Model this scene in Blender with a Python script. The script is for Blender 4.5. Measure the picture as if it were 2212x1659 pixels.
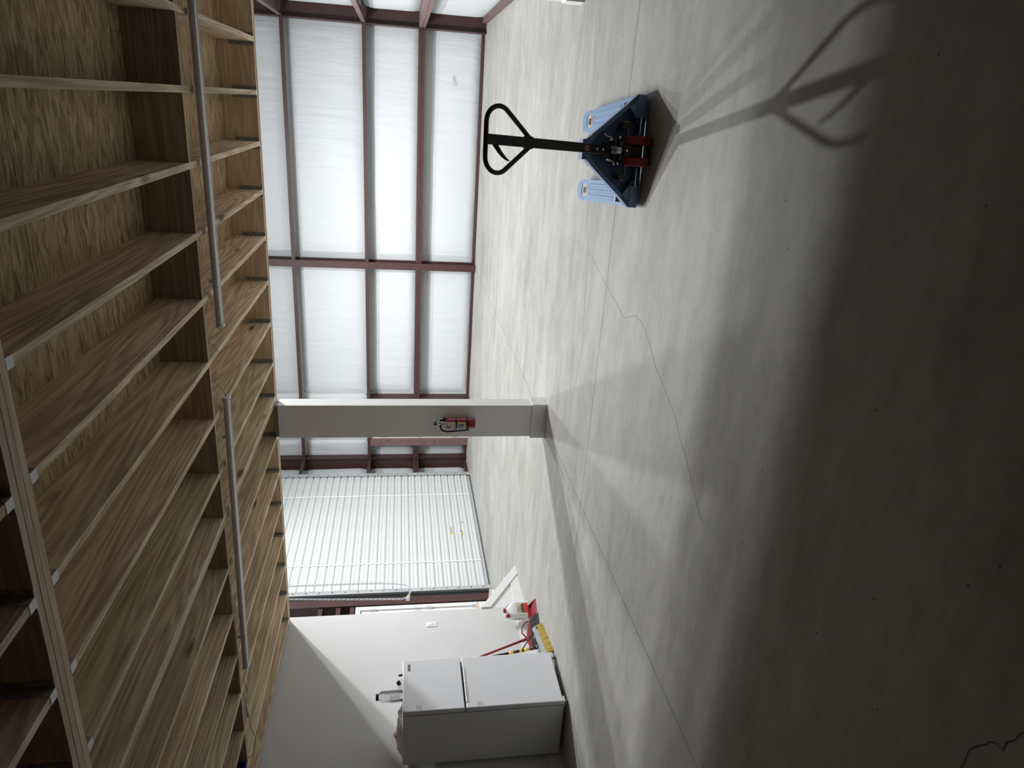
import bpy, bmesh, math, random
from mathutils import Vector, Matrix, noise

# ------------------------------------------------------------------ clear
for o in list(bpy.data.objects):
    bpy.data.objects.remove(o, do_unlink=True)
SC = bpy.context.scene
COL = SC.collection
R = math.radians
PI = math.pi

# ------------------------------------------------------------------ camera (photograph is held sideways: image left is up)
EYE = 1.562
FOCAL_PX = 1491.5
def camera_axes(pitch, roll, yaw):
    A = Matrix(((math.cos(yaw), math.sin(yaw), 0), (-math.sin(yaw), math.cos(yaw), 0), (0, 0, 1)))
    B = Matrix(((1, 0, 0), (0, 0, -1), (0, 1, 0)))
    P = Matrix(((1, 0, 0), (0, math.cos(pitch), -math.sin(pitch)), (0, math.sin(pitch), math.cos(pitch))))
    Q = Matrix(((math.cos(roll), -math.sin(roll), 0), (math.sin(roll), math.cos(roll), 0), (0, 0, 1)))
    return Q @ P @ B @ A
M = camera_axes(R(9.277), R(0.27), R(22.125))
cam_data = bpy.data.cameras.new('camera')
cam = bpy.data.objects.new('camera', cam_data)
COL.objects.link(cam)
xb, yb, zb_ = Vector(M[1]), Vector(M[0]), -Vector(M[2])
cam.matrix_world = Matrix(((xb.x, yb.x, zb_.x, 0), (xb.y, yb.y, zb_.y, 0), (xb.z, yb.z, zb_.z, EYE), (0, 0, 0, 1)))
cam_data.sensor_fit = 'HORIZONTAL'
cam_data.sensor_width = 36.0
cam_data.lens = FOCAL_PX / 2212.0 * 36.0
cam_data.clip_start = 0.05
SC.camera = cam

# ------------------------------------------------------------------ world, lamps, exposure
w = bpy.data.worlds.new('world')
SC.world = w
w.use_nodes = True
w.node_tree.nodes['Background'].inputs[0].default_value = (0.6, 0.65, 0.7, 1)
w.node_tree.nodes['Background'].inputs[1].default_value = 0.0
SC.view_settings.view_transform = 'Standard'
SC.view_settings.look = 'None'
SC.view_settings.gamma = 1.0
SC.view_settings.use_curve_mapping = False
SC.view_settings.exposure = 0.12
# the hanging lamps of the open hall, above and beyond the mezzanine edge: wide-beam luminaires (batwing photometry)
ies = bpy.data.texts.new('wide_beam_photometry')
_va = (0, 15, 30, 40, 50, 58, 66, 74, 80, 86, 90, 110, 180)
_cd = (104, 110, 128, 152, 182, 172, 112, 64, 42, 28, 20, 14, 10)
ies.write('IESNA:LM-63-2002\nTILT=NONE\n1 1000 1.0 %d 1 1 2 0 0 0\n1 1 100\n%s\n0\n%s\n' % (len(_va), ' '.join(map(str, _va)), ' '.join(map(str, _cd))))
LAMP_GAIN = 0.12
for i, (lx, ly, lz, power) in enumerate(((-1.47, 9.9, 4.77, 420), (-2.15, 9.0, 4.5, 230), (-3.35, 9.5, 4.88, 225), (-4.85, 10.4, 5.36, 250))):
    ld = bpy.data.lights.new('hall_lamp', 'POINT')
    ld.shadow_soft_size = 0.06
    ld.energy = power * LAMP_GAIN
    ld.color = (0.965, 0.985, 1.0)
    ld.use_nodes = True
    lnt = ld.node_tree
    em = next(n for n in lnt.nodes if n.type == 'EMISSION')
    tex = lnt.nodes.new('ShaderNodeTexIES')
    tex.mode = 'INTERNAL'
    tex.ies = ies
    tex.inputs['Strength'].default_value = 1.0
    lnt.links.new(tex.outputs[0], em.inputs['Strength'])
    lo = bpy.data.objects.new('hall_lamp', ld)
    lo.location = (lx, ly, lz)
    COL.objects.link(lo)

# ------------------------------------------------------------------ materials
def new_mat(name):
    m = bpy.data.materials.new(name)
    m.use_nodes = True
    nt = m.node_tree
    return m, nt, nt.nodes, nt.links, nt.nodes['Principled BSDF']

def plain(name, col, rough=0.5, metal=0.0, noise_amt=0.06, noise_scale=12.0, bump=0.0, bump_scale=60.0, spec=0.5, coat=0.0):
    m, nt, N, L, b = new_mat(name)
    b.inputs['Roughness'].default_value = rough
    b.inputs['Metallic'].default_value = metal
    b.inputs['Specular IOR Level'].default_value = spec
    if coat:
        b.inputs['Coat Weight'].default_value = coat
        b.inputs['Coat Roughness'].default_value = 0.12
    tc = N.new('ShaderNodeTexCoord')
    nz = N.new('ShaderNodeTexNoise')
    nz.inputs['Scale'].default_value = noise_scale
    nz.inputs['Detail'].default_value = 4
    L.new(tc.outputs['Object'], nz.inputs['Vector'])
    rp = N.new('ShaderNodeMapRange')
    rp.inputs['From Min'].default_value = 0.3
    rp.inputs['From Max'].default_value = 0.7
    rp.inputs['To Min'].default_value = 1 - noise_amt
    rp.inputs['To Max'].default_value = 1 + noise_amt
    L.new(nz.outputs['Fac'], rp.inputs['Value'])
    mx = N.new('ShaderNodeVectorMath')
    mx.operation = 'SCALE'
    mx.inputs[0].default_value = col[:3]
    L.new(rp.outputs['Result'], mx.inputs['Scale'])
    L.new(mx.outputs['Vector'], b.inputs['Base Color'])
    if bump:
        n2 = N.new('ShaderNodeTexNoise')
        n2.inputs['Scale'].default_value = bump_scale
        n2.inputs['Detail'].default_value = 3
        L.new(tc.outputs['Object'], n2.inputs['Vector'])
        bp = N.new('ShaderNodeBump')
        bp.inputs['Strength'].default_value = bump
        bp.inputs['Distance'].default_value = 0.01
        L.new(n2.outputs['Fac'], bp.inputs['Height'])
        L.new(bp.outputs['Normal'], b.inputs['Normal'])
    return m

def ramp(N, stops):
    r = N.new('ShaderNodeValToRGB')
    e = r.color_ramp.elements
    e[0].position, e[0].color = stops[0][0], (*stops[0][1], 1)
    e[1].position, e[1].color = stops[-1][0], (*stops[-1][1], 1)
    for p, c in stops[1:-1]:
        k = e.new(p)
        k.color = (*c, 1)
    return r

def wood(name, axis, light=(0.88, 0.73, 0.52), dark=(0.50, 0.37, 0.24), knots=True):
    """sawn softwood: contour-line grain stretched along one axis, knots, tone differing from board to board"""
    m, nt, N, L, b = new_mat(name)
    tc = N.new('ShaderNodeTexCoord')
    oi = N.new('ShaderNodeObjectInfo')
    mul = N.new('ShaderNodeMath'); mul.operation = 'MULTIPLY'; mul.inputs[1].default_value = 37.0
    L.new(oi.outputs['Random'], mul.inputs[0])
    add = N.new('ShaderNodeVectorMath'); add.operation = 'ADD'
    L.new(tc.outputs['Object'], add.inputs[0]); L.new(mul.outputs[0], add.inputs[1])
    def mapped(along, across):
        mp = N.new('ShaderNodeMapping')
        s = [across] * 3
        s[axis] = along
        mp.inputs['Scale'].default_value = s
        L.new(add.outputs[0], mp.inputs['Vector'])
        return mp
    big = N.new('ShaderNodeTexNoise'); big.inputs['Scale'].default_value = 1.0; big.inputs['Detail'].default_value = 1.5
    L.new(mapped(0.35, 5.0).outputs[0], big.inputs['Vector'])
    m1 = N.new('ShaderNodeMath'); m1.operation = 'MULTIPLY'; m1.inputs[1].default_value = 95.0
    L.new(big.outputs['Fac'], m1.inputs[0])
    sn = N.new('ShaderNodeMath'); sn.operation = 'SINE'
    L.new(m1.outputs[0], sn.inputs[0])
    fine = N.new('ShaderNodeTexNoise'); fine.inputs['Scale'].default_value = 1.0; fine.inputs['Detail'].default_value = 5
    L.new(mapped(2.5, 70.0).outputs[0], fine.inputs['Vector'])
    blot = N.new('ShaderNodeTexNoise'); blot.inputs['Scale'].default_value = 1.0; blot.inputs['Detail'].default_value = 3
    L.new(mapped(0.9, 3.0).outputs[0], blot.inputs['Vector'])
    a1 = N.new('ShaderNodeMath'); a1.operation = 'MULTIPLY_ADD'; a1.inputs[1].default_value = 0.15
    L.new(sn.outputs[0], a1.inputs[0]); L.new(fine.outputs['Fac'], a1.inputs[2])
    a2 = N.new('ShaderNodeMath'); a2.operation = 'MULTIPLY_ADD'; a2.inputs[1].default_value = 0.55
    L.new(blot.outputs['Fac'], a2.inputs[0]); L.new(a1.outputs[0], a2.inputs[2])
    rp = ramp(N, ((0.48, dark), (0.78, tuple(0.5 * (p + q) for p, q in zip(dark, light))), (1.02, light)))
    L.new(a2.outputs[0], rp.inputs['Fac'])
    col = rp.outputs['Color']
    if knots:
        vo = N.new('ShaderNodeTexVoronoi'); vo.inputs['Scale'].default_value = 1.0
        L.new(mapped(1.1, 4.2).outputs[0], vo.inputs['Vector'])
        kr = N.new('ShaderNodeMapRange')
        kr.inputs['From Min'].default_value = 0.05; kr.inputs['From Max'].default_value = 0.13
        kr.inputs['To Min'].default_value = 1.0; kr.inputs['To Max'].default_value = 0.0
        L.new(vo.outputs['Distance'], kr.inputs['Value'])
        sp = N.new('ShaderNodeSeparateColor')
        L.new(vo.outputs['Color'], sp.inputs[0])
        gt = N.new('ShaderNodeMath'); gt.operation = 'GREATER_THAN'; gt.inputs[1].default_value = 0.3
        L.new(sp.outputs[0], gt.inputs[0])
        mk = N.new('ShaderNodeMath'); mk.operation = 'MULTIPLY'
        L.new(kr.outputs[0], mk.inputs[0]); L.new(gt.outputs[0], mk.inputs[1])
        mk2 = N.new('ShaderNodeMath'); mk2.operation = 'MULTIPLY'; mk2.inputs[1].default_value = 0.85
        L.new(mk.outputs[0], mk2.inputs[0])
        mix = N.new('ShaderNodeMix'); mix.data_type = 'RGBA'
        L.new(mk2.outputs[0], mix.inputs['Factor']); L.new(col, mix.inputs['A'])
        mix.inputs['B'].default_value = (0.06, 0.028, 0.013, 1)
        col = mix.outputs['Result']
    hs = N.new('ShaderNodeHueSaturation')
    mr = N.new('ShaderNodeMapRange'); mr.inputs['To Min'].default_value = 0.78; mr.inputs['To Max'].default_value = 1.14
    L.new(oi.outputs['Random'], mr.inputs['Value'])
    L.new(mr.outputs[0], hs.inputs['Value'])
    fr = N.new('ShaderNodeMath'); fr.operation = 'FRACT'
    L.new(mul.outputs[0], fr.inputs[0])
    mr2 = N.new('ShaderNodeMapRange'); mr2.inputs['To Min'].default_value = 0.485; mr2.inputs['To Max'].default_value = 0.51
    L.new(fr.outputs[0], mr2.inputs['Value']); L.new(mr2.outputs[0], hs.inputs['Hue'])
    L.new(col, hs.inputs['Color'])
    L.new(hs.outputs['Color'], b.inputs['Base Color'])
    b.inputs['Roughness'].default_value = 0.75
    b.inputs['Specular IOR Level'].default_value = 0.25
    return m

def osb(name):
    m, nt, N, L, b = new_mat(name)
    tc = N.new('ShaderNodeTexCoord')
    oi = N.new('ShaderNodeObjectInfo')
    mul = N.new('ShaderNodeMath'); mul.operation = 'MULTIPLY'; mul.inputs[1].default_value = 23.0
    L.new(oi.outputs['Random'], mul.inputs[0])
    wob = N.new('ShaderNodeTexNoise'); wob.inputs['Scale'].default_value = 9; wob.inputs['Detail'].default_value = 2
    L.new(tc.outputs['Object'], wob.inputs['Vector'])
    wm = N.new('ShaderNodeVectorMath'); wm.operation = 'MULTIPLY_ADD'
    L.new(wob.outputs['Color'], wm.inputs[0]); wm.inputs[1].default_value = (0.03, 0.05, 0.0)
    L.new(tc.outputs['Object'], wm.inputs[2])
    ad = N.new('ShaderNodeVectorMath'); ad.operation = 'ADD'
    L.new(wm.outputs[0], ad.inputs[0]); L.new(mul.outputs[0], ad.inputs[1])
    outs = []
    for sc, rot in (((13, 62, 1), 0.12), ((10, 48, 1), -0.35)):
        mp = N.new('ShaderNodeMapping'); mp.inputs['Scale'].default_value = sc; mp.inputs['Rotation'].default_value = (0, 0, rot)
        L.new(ad.outputs[0], mp.inputs['Vector'])
        v = N.new('ShaderNodeTexVoronoi'); v.inputs['Scale'].default_value = 1.0
        L.new(mp.outputs[0], v.inputs['Vector'])
        s = N.new('ShaderNodeSeparateColor'); L.new(v.outputs['Color'], s.inputs[0])
        outs.append(s.outputs[0])
    av = N.new('ShaderNodeMath'); av.operation = 'ADD'
    L.new(outs[0], av.inputs[0]); L.new(outs[1], av.inputs[1])
    fn = N.new('ShaderNodeTexNoise'); fn.inputs['Scale'].default_value = 40; fn.inputs['Detail'].default_value = 4
    L.new(tc.outputs['Object'], fn.inputs['Vector'])
    av2 = N.new('ShaderNodeMath'); av2.operation = 'MULTIPLY_ADD'; av2.inputs[1].default_value = 0.5
    L.new(fn.outputs['Fac'], av2.inputs[0]); L.new(av.outputs[0], av2.inputs[2])
    hf = N.new('ShaderNodeMath'); hf.operation = 'MULTIPLY'; hf.inputs[1].default_value = 0.4
    L.new(av2.outputs[0], hf.inputs[0])
    rp = ramp(N, ((0.12, (0.25, 0.16, 0.08)), (0.5, (0.50, 0.365, 0.205)), (0.92, (0.72, 0.57, 0.36))))
    L.new(hf.outputs[0], rp.inputs['Fac'])
    L.new(rp.outputs['Color'], b.inputs['Base Color'])
    b.inputs['Roughness'].default_value = 0.8
    b.inputs['Specular IOR Level'].default_value = 0.2
    return m

def concrete(name):
    m, nt, N, L, b = new_mat(name)
    tc = N.new('ShaderNodeTexCoord')
    def nz(scale, sc, detail=4, rough=0.55):
        mp = N.new('ShaderNodeMapping'); mp.inputs['Scale'].default_value = sc
        L.new(tc.outputs['Object'], mp.inputs['Vector'])
        n = N.new('ShaderNodeTexNoise'); n.inputs['Scale'].default_value = scale; n.inputs['Detail'].default_value = detail
        n.inputs['Roughness'].default_value = rough
        L.new(mp.outputs[0], n.inputs['Vector'])
        return n.outputs['Fac']
    a = nz(0.55, (1, 1, 1), 5)
    s = nz(1.6, (0.55, 2.2, 1), 6, 0.65)
    f = nz(26, (1, 1, 1), 5, 0.7)
    c = nz(5.5, (0.8, 1.4, 1), 6, 0.7)
    t1 = N.new('ShaderNodeMath'); t1.operation = 'MULTIPLY_ADD'; t1.inputs[1].default_value = 0.9; L.new(a, t1.inputs[0]); L.new(s, t1.inputs[2])
    t2 = N.new('ShaderNodeMath'); t2.operation = 'MULTIPLY_ADD'; t2.inputs[1].default_value = 0.35; L.new(f, t2.inputs[0]); L.new(t1.outputs[0], t2.inputs[2])
    t3 = N.new('ShaderNodeMath'); t3.operation = 'MULTIPLY_ADD'; t3.inputs[1].default_value = 0.75; L.new(c, t3.inputs[0]); L.new(t2.outputs[0], t3.inputs[2])
    mr = N.new('ShaderNodeMapRange'); mr.inputs['From Min'].default_value = 1.2; mr.inputs['From Max'].default_value = 1.8
    L.new(t3.outputs[0], mr.inputs['Value'])
    rp = ramp(N, ((0.0, (0.335, 0.325, 0.295)), (0.5, (0.44, 0.43, 0.40)), (1.0, (0.53, 0.52, 0.495))))
    L.new(mr.outputs[0], rp.inputs['Fac'])
    vo = N.new('ShaderNodeTexVoronoi'); vo.voronoi_dimensions = '2D'; vo.inputs['Scale'].default_value = 1.9
    L.new(tc.outputs['Object'], vo.inputs['Vector'])
    sp = N.new('ShaderNodeMapRange'); sp.inputs['From Min'].default_value = 0.006; sp.inputs['From Max'].default_value = 0.011
    sp.inputs['To Min'].default_value = 0.8; sp.inputs['To Max'].default_value = 0.0
    L.new(vo.outputs['Distance'], sp.inputs['Value'])
    mix = N.new('ShaderNodeMix'); mix.data_type = 'RGBA'
    L.new(sp.outputs[0], mix.inputs['Factor']); L.new(rp.outputs['Color'], mix.inputs['A']); mix.inputs['B'].default_value = (0.05, 0.045, 0.04, 1)
    L.new(mix.outputs['Result'], b.inputs['Base Color'])
    b.inputs['Roughness'].default_value = 0.62
    b.inputs['Specular IOR Level'].default_value = 0.35
    bp = N.new('ShaderNodeBump'); bp.inputs['Strength'].default_value = 0.15; bp.inputs['Distance'].default_value = 0.004
    L.new(t2.outputs[0], bp.inputs['Height']); L.new(bp.outputs['Normal'], b.inputs['Normal'])
    return m

def vinyl(name, u_axis):
    """white scrim facing of the wall insulation: fine creases running up the wall"""
    m, nt, N, L, b = new_mat(name)
    b.inputs['Base Color'].default_value = (0.66, 0.685, 0.705, 1)
    b.inputs['Roughness'].default_value = 0.48
    tc = N.new('ShaderNodeTexCoord')
    mp = N.new('ShaderNodeMapping'); s = [9, 9, 1.1]; mp.inputs['Scale'].default_value = s
    L.new(tc.outputs['Object'], mp.inputs['Vector'])
    n = N.new('ShaderNodeTexNoise'); n.inputs['Scale'].default_value = 1.6; n.inputs['Detail'].default_value = 5
    L.new(mp.outputs[0], n.inputs['Vector'])
    bp = N.new('ShaderNodeBump'); bp.inputs['Strength'].default_value = 0.6; bp.inputs['Distance'].default_value = 0.02
    L.new(n.outputs['Fac'], bp.inputs['Height']); L.new(bp.outputs['Normal'], b.inputs['Normal'])
    return m

MT = {
    'concrete': concrete('concrete_slab'),
    'joint': plain('joint_dark', (0.045, 0.042, 0.04), 0.9),  # dark base colour that shows in the open slab joints
    'crack': plain('hairline_crack', (0.16, 0.155, 0.145), 0.9),
    'vinyl': vinyl('insulation_facing', 0),
    'steel': plain('red_oxide_steel', (0.062, 0.026, 0.0255), 0.5, noise_amt=0.15, noise_scale=8),
    'steel_lit': plain('lit_oxide_steel', (0.17, 0.105, 0.095), 0.6, noise_amt=0.25, noise_scale=14),  # paler copy of the oxide steel, stronger light put into its colour
    'sheet': plain('wall_sheet', (0.55, 0.56, 0.56), 0.5),
    'joist': wood('joist_lumber', 1),
    'block': wood('block_lumber', 0, (0.60, 0.44, 0.31), (0.38, 0.26, 0.18)),
    'beam': wood('laminated_beam', 0, (0.82, 0.68, 0.48), (0.62, 0.47, 0.31), False),
    'osb': osb('strand_board'),
    'osb_edge': plain('green_panel_edge', (0.02, 0.05, 0.035), 0.8),
    'galv': plain('galvanised_steel', (0.62, 0.64, 0.65), 0.4, 0.55, 0.1, 40),
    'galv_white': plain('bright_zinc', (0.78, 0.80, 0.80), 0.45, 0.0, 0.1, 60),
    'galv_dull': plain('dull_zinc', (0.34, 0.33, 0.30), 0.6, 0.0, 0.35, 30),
    'tread': wood('stair_tread_lumber', 0, (0.70, 0.58, 0.42), (0.55, 0.43, 0.29), False),
    'drywall': plain('painted_drywall', (0.62, 0.62, 0.61), 0.75, noise_amt=0.02, noise_scale=3, bump=0.12, bump_scale=70),
    'white_paint': plain('white_paint', (0.76, 0.76, 0.75), 0.45, noise_amt=0.02),
    'column_paint': plain('column_paint', (0.86, 0.86, 0.85), 0.5, noise_amt=0.02),
    'door_white': plain('door_curtain_white', (0.64, 0.66, 0.655), 0.38, noise_amt=0.03, noise_scale=3),
    'black': plain('black_plastic', (0.012, 0.012, 0.013), 0.45),
    'blackmetal': plain('black_powder_coat', (0.010, 0.010, 0.011), 0.5),
    'chrome': plain('chrome', (0.75, 0.76, 0.77), 0.18, 1.0, 0.03),
    'jackblue': plain('blue_enamel', (0.14, 0.28, 0.52), 0.32, 0.0, 0.05, 9, coat=0.3),
    'jackblue_shaded': plain('blue_enamel_shaded', (0.10, 0.20, 0.40), 0.4, 0.0, 0.1, 9),  # darker copy of the blue enamel, shade of the recess painted in
    'wheel_red': plain('red_polyurethane', (0.30, 0.045, 0.05), 0.55, noise_amt=0.12, noise_scale=60),
    'roller_pink': plain('worn_polyurethane', (0.55, 0.24, 0.21), 0.5),
    'grey_dark': plain('dark_grey', (0.06, 0.062, 0.066), 0.5),
    'grey_mid': plain('mid_grey_plastic', (0.27, 0.28, 0.30), 0.5, noise_amt=0.12, noise_scale=30),
    'ext_red': plain('extinguisher_red', (0.27, 0.025, 0.04), 0.35, coat=0.3),
    'yellow': plain('label_yellow', (0.72, 0.58, 0.13), 0.5),
    'label_grey': plain('label_grey', (0.45, 0.44, 0.46), 0.5),
    'cream': plain('tag_cream', (0.72, 0.64, 0.45), 0.6),
    'red_plastic': plain('red_plastic', (0.32, 0.02, 0.035), 0.4),
    'red_bright': plain('red_print', (0.65, 0.07, 0.05), 0.45),
    'salmon': plain('faded_red_plastic', (0.46, 0.09, 0.10), 0.45),
    'jug': plain('white_polyethylene', (0.80, 0.80, 0.79), 0.35, noise_amt=0.01),
    'fridge': plain('fridge_enamel', (0.80, 0.81, 0.84), 0.36, noise_amt=0.015, noise_scale=2),
    'fridge_dark': plain('gasket_grey', (0.16, 0.16, 0.17), 0.6),
    'tape': plain('tape_residue', (0.50, 0.48, 0.42), 0.7),
    'bristle_y': plain('yellow_bristle', (0.42, 0.29, 0.05), 0.7, noise_amt=0.3, noise_scale=120),
    'bristle_k': plain('black_bristle', (0.035, 0.035, 0.034), 0.7, noise_amt=0.5, noise_scale=140),
    'handle_y': plain('yellow_handle', (0.80, 0.55, 0.06), 0.4),
    'switch': plain('switch_plate', (0.80, 0.80, 0.78), 0.4, noise_amt=0.01),
    'blue_box': plain('blue_box_plastic', (0.02, 0.06, 0.30), 0.5),
    'cable': plain('cable_white', (0.45, 0.42, 0.38), 0.5),
    'ink': plain('pen_ink', (0.38, 0.40, 0.41), 0.8),
    'lamp_body': plain('lamp_housing', (0.80, 0.80, 0.82), 0.4, 0.0, 0.05),
    'lamp_lens': plain('frosted_lens', (0.85, 0.86, 0.88), 0.25, 0.0, 0.03),
    'strap': plain('white_strap', (0.88, 0.88, 0.86), 0.5, noise_amt=0.02),
    'hidden_wall': plain('plain_hall_wall', (0.12, 0.12, 0.12), 0.8),
}
def clear_plastic(name, tint=(0.92, 0.93, 0.95), rough=0.08, trans=0.85):
    m, nt, N, L, b = new_mat(name)
    b.inputs['Base Color'].default_value = (*tint, 1)
    b.inputs['Roughness'].default_value = rough
    b.inputs['Transmission Weight'].default_value = trans
    b.inputs['IOR'].default_value = 1.25
    tc = N.new('ShaderNodeTexCoord'); n = N.new('ShaderNodeTexNoise'); n.inputs['Scale'].default_value = 30
    L.new(tc.outputs['Object'], n.inputs['Vector'])
    bp = N.new('ShaderNodeBump'); bp.inputs['Strength'].default_value = 0.2; bp.inputs['Distance'].default_value = 0.005
    L.new(n.outputs['Fac'], bp.inputs['Height']); L.new(bp.outputs['Normal'], b.inputs['Normal'])
    return m
MT['clear'] = clear_plastic('clear_plastic')
MT['bag'] = clear_plastic('thin_bag_plastic', (0.86, 0.76, 0.70), 0.3, 0.55)

# ------------------------------------------------------------------ geometry helpers
def link(name, me, mat, parent=None, smooth=False):
    if mat is not None and not me.materials:
        me.materials.append(MT[mat] if isinstance(mat, str) else mat)
    o = bpy.data.objects.new(name, me)
    COL.objects.link(o)
    if parent is not None:
        o.parent = parent
    if smooth:
        for p in me.polygons:
            p.use_smooth = True
    return o

class MB:
    def __init__(s):
        s.v, s.f = [], []
    def add(s, vs, fs):
        b = len(s.v)
        s.v += [tuple(p) for p in vs]
        s.f += [tuple(b + i for i in q) for q in fs]
        return s
    def box(s, x0, x1, y0, y1, z0, z1, mat=None):
        vs = [Vector((x, y, z)) for z in (z0, z1) for y in (y0, y1) for x in (x0, x1)]
        if mat is not None:
            vs = [mat @ p for p in vs]
        return s.add(vs, [(0, 2, 3, 1), (4, 5, 7, 6), (0, 1, 5, 4), (2, 6, 7, 3), (0, 4, 6, 2), (1, 3, 7, 5)])
    def prism(s, poly, a, b, axis='y'):
        """closed outline swept from a to b along an axis; the outline is given in the two other axes in order"""
        n = len(poly)
        def P(p, t):
            return {'x': (t, p[0], p[1]), 'y': (p[0], t, p[1]), 'z': (p[0], p[1], t)}[axis]
        vs = [P(p, a) for p in poly] + [P(p, b) for p in poly]
        fs = [tuple(range(n)), tuple(range(2 * n - 1, n - 1, -1))]
        fs += [(i, (i + 1) % n, n + (i + 1) % n, n + i) for i in range(n)]
        return s.add(vs, fs)
    def lathe(s, prof, n=24, centre=(0, 0, 0), mat=None, cap=True):
        vs, fs = [], []
        for r, z in prof:
            for k in range(n):
                a = 2 * PI * k / n
                p = Vector((r * math.cos(a), r * math.sin(a), z))
                vs.append((mat @ p if mat is not None else p) + Vector(centre))
        for i in range(len(prof) - 1):
            for k in range(n):
                fs.append((i * n + k, i * n + (k + 1) % n, (i + 1) * n + (k + 1) % n, (i + 1) * n + k))
        if cap:
            fs.append(tuple(range(n - 1, -1, -1)))
            fs.append(tuple((len(prof) - 1) * n + k for k in range(n)))
        return s.add(vs, fs)
    def tube(s, pts, r, n=10, closed=False, scale_b=1.0, up=None):
        pts = [Vector(p) for p in pts]
        m = len(pts)
        tang = []
        for i in range(m):
            if closed:
                t = pts[(i + 1) % m] - pts[i - 1]
            else:
                t = pts[min(i + 1, m - 1)] - pts[max(i - 1, 0)]
            tang.append(t.normalized())
        nrm = Vector(up) if up else (Vector((0, 0, 1)) if abs(tang[0].z) < 0.9 else Vector((1, 0, 0)))
        vs, fs = [], []
        for i in range(m):
            t = tang[i]
            nrm = (nrm - t * nrm.dot(t)).normalized()
            bn = t.cross(nrm)
            rr = r[i] if isinstance(r, (list, tuple)) else r
            for k in range(n):
                a = 2 * PI * k / n
                vs.append(pts[i] + nrm * (rr * math.cos(a)) + bn * (rr * scale_b * math.sin(a)))
        for i in range(m if closed else m - 1):
            j = (i + 1) % m
            for k in range(n):
                fs.append((i * n + k, i * n + (k + 1) % n, j * n + (k + 1) % n, j * n + k))
        if not closed:
            fs.append(tuple(range(n - 1, -1, -1)))
            fs.append(tuple((m - 1) * n + k for k in range(n)))
        return s.add(vs, fs)
    def mesh(s, name):
        me = bpy.data.meshes.new(name)
        me.from_pydata(s.v, [], s.f)
        bm = bmesh.new()
        bm.from_mesh(me)
        bmesh.ops.recalc_face_normals(bm, faces=bm.faces)
        bm.to_mesh(me)
        bm.free()
        return me
    def build(s, name, mat, parent=None, smooth=False, bevel=0.0, auto=False):
        me = s.mesh(name)
        if bevel:
            bm = bmesh.new()
            bm.from_mesh(me)
            bmesh.ops.bevel(bm, geom=list(bm.edges), offset=bevel, segments=2, affect='EDGES', profile=0.5, clamp_overlap=True)
            bm.to_mesh(me)
            bm.free()
        o = link(name, me, mat, parent, smooth)
        if auto:
            smooth_by_angle(me)
        return o

def smooth_by_angle(me, ang=35):
    for p in me.polygons:
        p.use_smooth = True
    bm = bmesh.new()
    bm.from_mesh(me)
    for e in bm.edges:
        e.smooth = not (len(e.link_faces) == 2 and e.calc_face_angle(0) > R(ang))
    bm.to_mesh(me)
    bm.free()

def box(name, mat, x0, x1, y0, y1, z0, z1, parent=None, bevel=0.0):
    return MB().box(x0, x1, y0, y1, z0, z1).build(name, mat, parent, bevel=bevel)

def plate(outer, holes, z0, z1, name, mat, parent):
    """flat plate with holes, outline in xy"""
    bm = bmesh.new()
    def loop(pts):
        vs = [bm.verts.new((p[0], p[1], z1)) for p in pts]
        return [bm.edges.new((vs[i], vs[(i + 1) % len(vs)])) for i in range(len(vs))]
    ed = loop(outer)
    for h in holes:
        ed += loop(h)
    r = bmesh.ops.triangle_fill(bm, edges=ed, use_beauty=True)
    faces = [g for g in r['geom'] if isinstance(g, bmesh.types.BMFace)]
    ex = bmesh.ops.extrude_face_region(bm, geom=faces)
    vs = [g for g in ex['geom'] if isinstance(g, bmesh.types.BMVert)]
    bmesh.ops.translate(bm, verts=vs, vec=(0, 0, z0 - z1))
    bmesh.ops.recalc_face_normals(bm, faces=bm.faces)
    me = bpy.data.meshes.new(name)
    bm.to_mesh(me)
    bm.free()
    return link(name, me, mat, parent)

def empty(name, loc=(0, 0, 0), rz=0.0):
    o = bpy.data.objects.new(name, None)
    COL.objects.link(o)
    o.location = loc
    o.rotation_euler = (0, 0, rz)
    return o
def tag(o, label, cat, group=None):
    o['label'] = label
    o['category'] = cat
    if group:
        o['group'] = group
    return o
def struct(o):
    o['kind'] = 'structure'
    return o
def stuff(o):
    o['kind'] = 'stuff'
    return o
def copy_tree(o, parent=None):
    c = o.copy()
    COL.objects.link(c)
    c.parent = parent
    for ch in list(o.children):
        copy_tree(ch, c)
    return c
def arc(cx, cy, r, a0, a1, n):
    return [(cx + r * math.cos(R(a0 + (a1 - a0) * i / n)), cy + r * math.sin(R(a0 + (a1 - a0) * i / n))) for i in range(n + 1)]

def rrect(hx, hy, r, n=4):
    p = []
    for (sx, sy, a0) in ((1, 1, 0), (-1, 1, 90), (-1, -1, 180), (1, -1, 270)):
        p += arc(sx * (hx - r), sy * (hy - r), r, a0, a0 + 90, n)
    return p
rnd = random.Random(7)
# the hall
X_LEFT, X_RIGHT, Y_BACK, Y_FRONT, Z_ROOF = -7.92, 1.47, 14.5, -2.6, 5.4

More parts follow.
